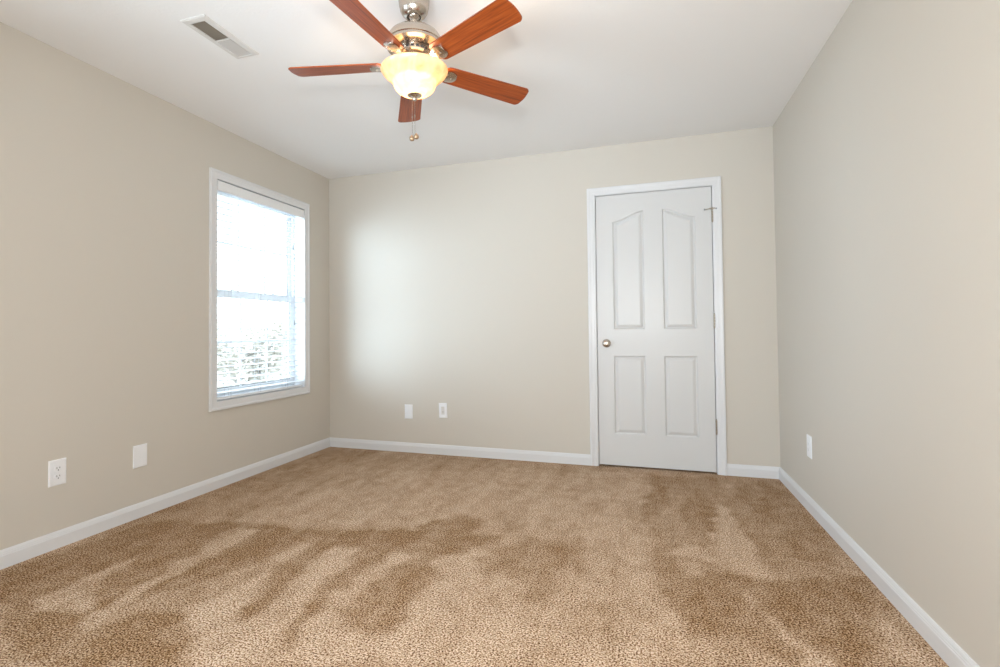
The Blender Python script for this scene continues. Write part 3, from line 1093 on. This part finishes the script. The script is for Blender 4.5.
for dx, dy, zb in ((-0.0135, 0.004, 1.856), (0.0020, -0.004, 1.858)):
    bm = B()
    x, y = FX + dx, FY + dy
    top = GZ - 0.112
    L = top - zb
    tube(bm, [(x, y, top), (x, y, zb)], 0.0006, 6)
    for k in range(int(L / 0.0046)):
        bmesh.ops.create_icosphere(bm, subdivisions=1, radius=0.0014, matrix=Matrix.Translation((x, y, top - 0.0046 * k)))
    # the little joining sleeve
    lathe(bm, [(0, 0.006), (0.0022, 0.005), (0.0022, -0.005), (0, -0.006)], (x, y, 1.935), n=10)
    ch = put('pull_chain', bm, M_nickel, fan, smooth=True)
    bm = B()
    lathe(bm, [(0.0, 0.004), (0.003, 0.003), (0.0045, -0.001), (0.0095, -0.004), (0.0108, -0.009), (0.0108, -0.013), (0.0095, -0.018), (0.0060, -0.0205), (0.0, -0.0215)], (x + (0.006 if dx > 0 else -0.002), y, zb), n=20)
    put('fob', bm, M_fob, ch, smooth=True)
# the bulbs' light inside the bowl
ld = bpy.data.lights.new('fan_lamp', 'POINT')
ld.energy = 4.3
ld.color = (1.0, 0.77, 0.50)
ld.shadow_soft_size = 0.030
lo = bpy.data.objects.new('fan_lamp', ld)
COL.objects.link(lo)
lo.parent = fan
lo.location = Vector((FX, FY, GZ - 0.066)) - ORG[fan]

# ================================================================== OUTSIDE THE WINDOW
M_ground = mat('pale_bounce_ground', (0.55, 0.54, 0.50), 0.95, spec=0.1)  # ground colour raised to bounce daylight up to the ceiling
_n = bump(M_ground, 3, 0.3, 0.05)
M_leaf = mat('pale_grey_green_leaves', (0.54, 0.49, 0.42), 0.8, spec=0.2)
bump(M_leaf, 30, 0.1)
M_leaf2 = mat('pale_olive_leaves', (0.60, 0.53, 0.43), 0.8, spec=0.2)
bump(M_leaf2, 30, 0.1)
M_bark = mat('grey_bark', (0.30, 0.28, 0.26), 0.9, spec=0.1)
bump(M_bark, 40, 0.5, 0.01)
M_side = mat('pale_siding', (0.45, 0.44, 0.42), 0.7)
bump(M_side, 8, 0.1)
M_roof = mat('grey_shingles', (0.36, 0.35, 0.345), 0.9)
bump(M_roof, 25, 0.4, 0.02)
GND = -2.8
bm = B()
box(bm, -60, -4.5, -6, 70, GND - 0.3, GND)
tag(put('ground_outside', bm, M_ground), 'pale open ground outside the window, well below the room', 'ground', kind='structure')


def tree(x, y, h, r, seed, m, label):
    rnd = random.Random(seed)
    root = empty('tree', (x, y, GND), label, 'tree', 'trees outside the window')
    bm = B()
    tips = []
    top = GND + h * 0.72
    tube(bm, [(x, y, GND - 0.05), (x + 0.03, y, GND + h * 0.3), (x - 0.04, y + 0.05, top)], [0.11, 0.08, 0.03], 8)
    for k in range(13):
        a = rnd.uniform(0, 2 * PI)
        z0 = GND + h * rnd.uniform(0.28, 0.68)
        L = r * rnd.uniform(0.6, 1.0)
        p = [Vector((x, y, z0)), Vector((x + L * 0.5 * math.cos(a), y + L * 0.5 * math.sin(a), z0 + L * 0.35)), Vector((x + L * math.cos(a), y + L * math.sin(a), z0 + L * 0.75))]
        tube(bm, p, [0.04, 0.025, 0.008], 6)
        tips.append(p)
        for q in range(3):
            b = a + rnd.uniform(-0.9, 0.9)
            s0 = p[1].lerp(p[2], rnd.random())
            s1 = s0 + Vector((math.cos(b), math.sin(b), rnd.uniform(0.2, 1.0))) * L * 0.4
            tube(bm, [s0, s1], [0.014, 0.004], 5)
            tips.append([p[1], s0, s1])
    put('trunk', bm, M_bark, root)
    bm = B()
    for k in range(4200):
        p = rnd.choice(tips)
        q = p[1].lerp(p[2], rnd.uniform(-0.2, 1.1)) + Vector((rnd.gauss(0, 1), rnd.gauss(0, 1), rnd.gauss(0, 1))) * r * 0.16
        d = Vector((rnd.gauss(0, 1), rnd.gauss(0, 1), rnd.gauss(0, 0.6))).normalized()
        s = d.orthogonal().normalized()
        L, W = rnd.uniform(0.06, 0.12), rnd.uniform(0.03, 0.045)
        bm.faces.new([bm.verts.new(v) for v in (q - d * L, q + s * W, q + d * L, q - s * W)])
    me_o = put('foliage', bm, m, root)
    return root


tree(-11.6, 12.3, 4.7, 1.4, 1, M_leaf, 'grey-green tree seen through the left third of the lower sash')
tree(-13.8, 16.9, 4.9, 1.6, 2, M_leaf2, 'olive tree seen through the middle of the lower sash')
tree(-17.0, 22.4, 4.0, 1.5, 3, M_leaf, 'grey-green tree in front of the house roof seen through the window')
tree(-21.5, 21.8, 5.4, 1.9, 4, M_leaf2, 'olive tree farther off behind the left grey-green tree outside')
tree(-8.4, 10.2, 2.8, 0.9, 5, M_leaf2, 'low olive tree closest to the window glass outside')

house = empty('neighbour_house', (-25, 29.5, GND), 'house with grey gable roof seen low through the window', 'house')
bm = B()
hx0, hx1, hy0, hy1 = -31.0, -24.0, 25.6, 34.6
box(bm, hx0, hx1, hy0, hy1, GND, 0.0)
yc = (hy0 + hy1) / 2
rz = 1.4
loops(bm, [[(x, hy0, 0.0), (x, hy1, 0.0), (x, yc, rz - 0.15)] for x in (hx0, hx1)], caps=True)
put('wall', bm, M_side, house)
bm = B()
for sg in (-1, 1):
    ye = yc + sg * 5.1
    ze = -0.28
    loops(bm, [[(x, yc, rz), (x, ye, ze), (x, ye, ze - 0.18), (x, yc, rz - 0.18)] for x in (hx0 - 0.5, hx1 + 0.5)], caps=True)
put('roof', bm, M_roof, house)
for y in (27.6, 31.6):
    bm = B()
    box(bm, hx1 - 0.02, hx1 + 0.05, y - 0.5, y + 0.5, -1.9, -0.5, 0.02)
    wf = put('window', bm, M_vinyl, house)
    bm = B()
    for a in ((-0.42, -0.03), (0.03, 0.42)):
        box(bm, hx1 + 0.045, hx1 + 0.056, y + a[0], y + a[1], -1.82, -0.58)
    put('pane', bm, M_seal, wf)
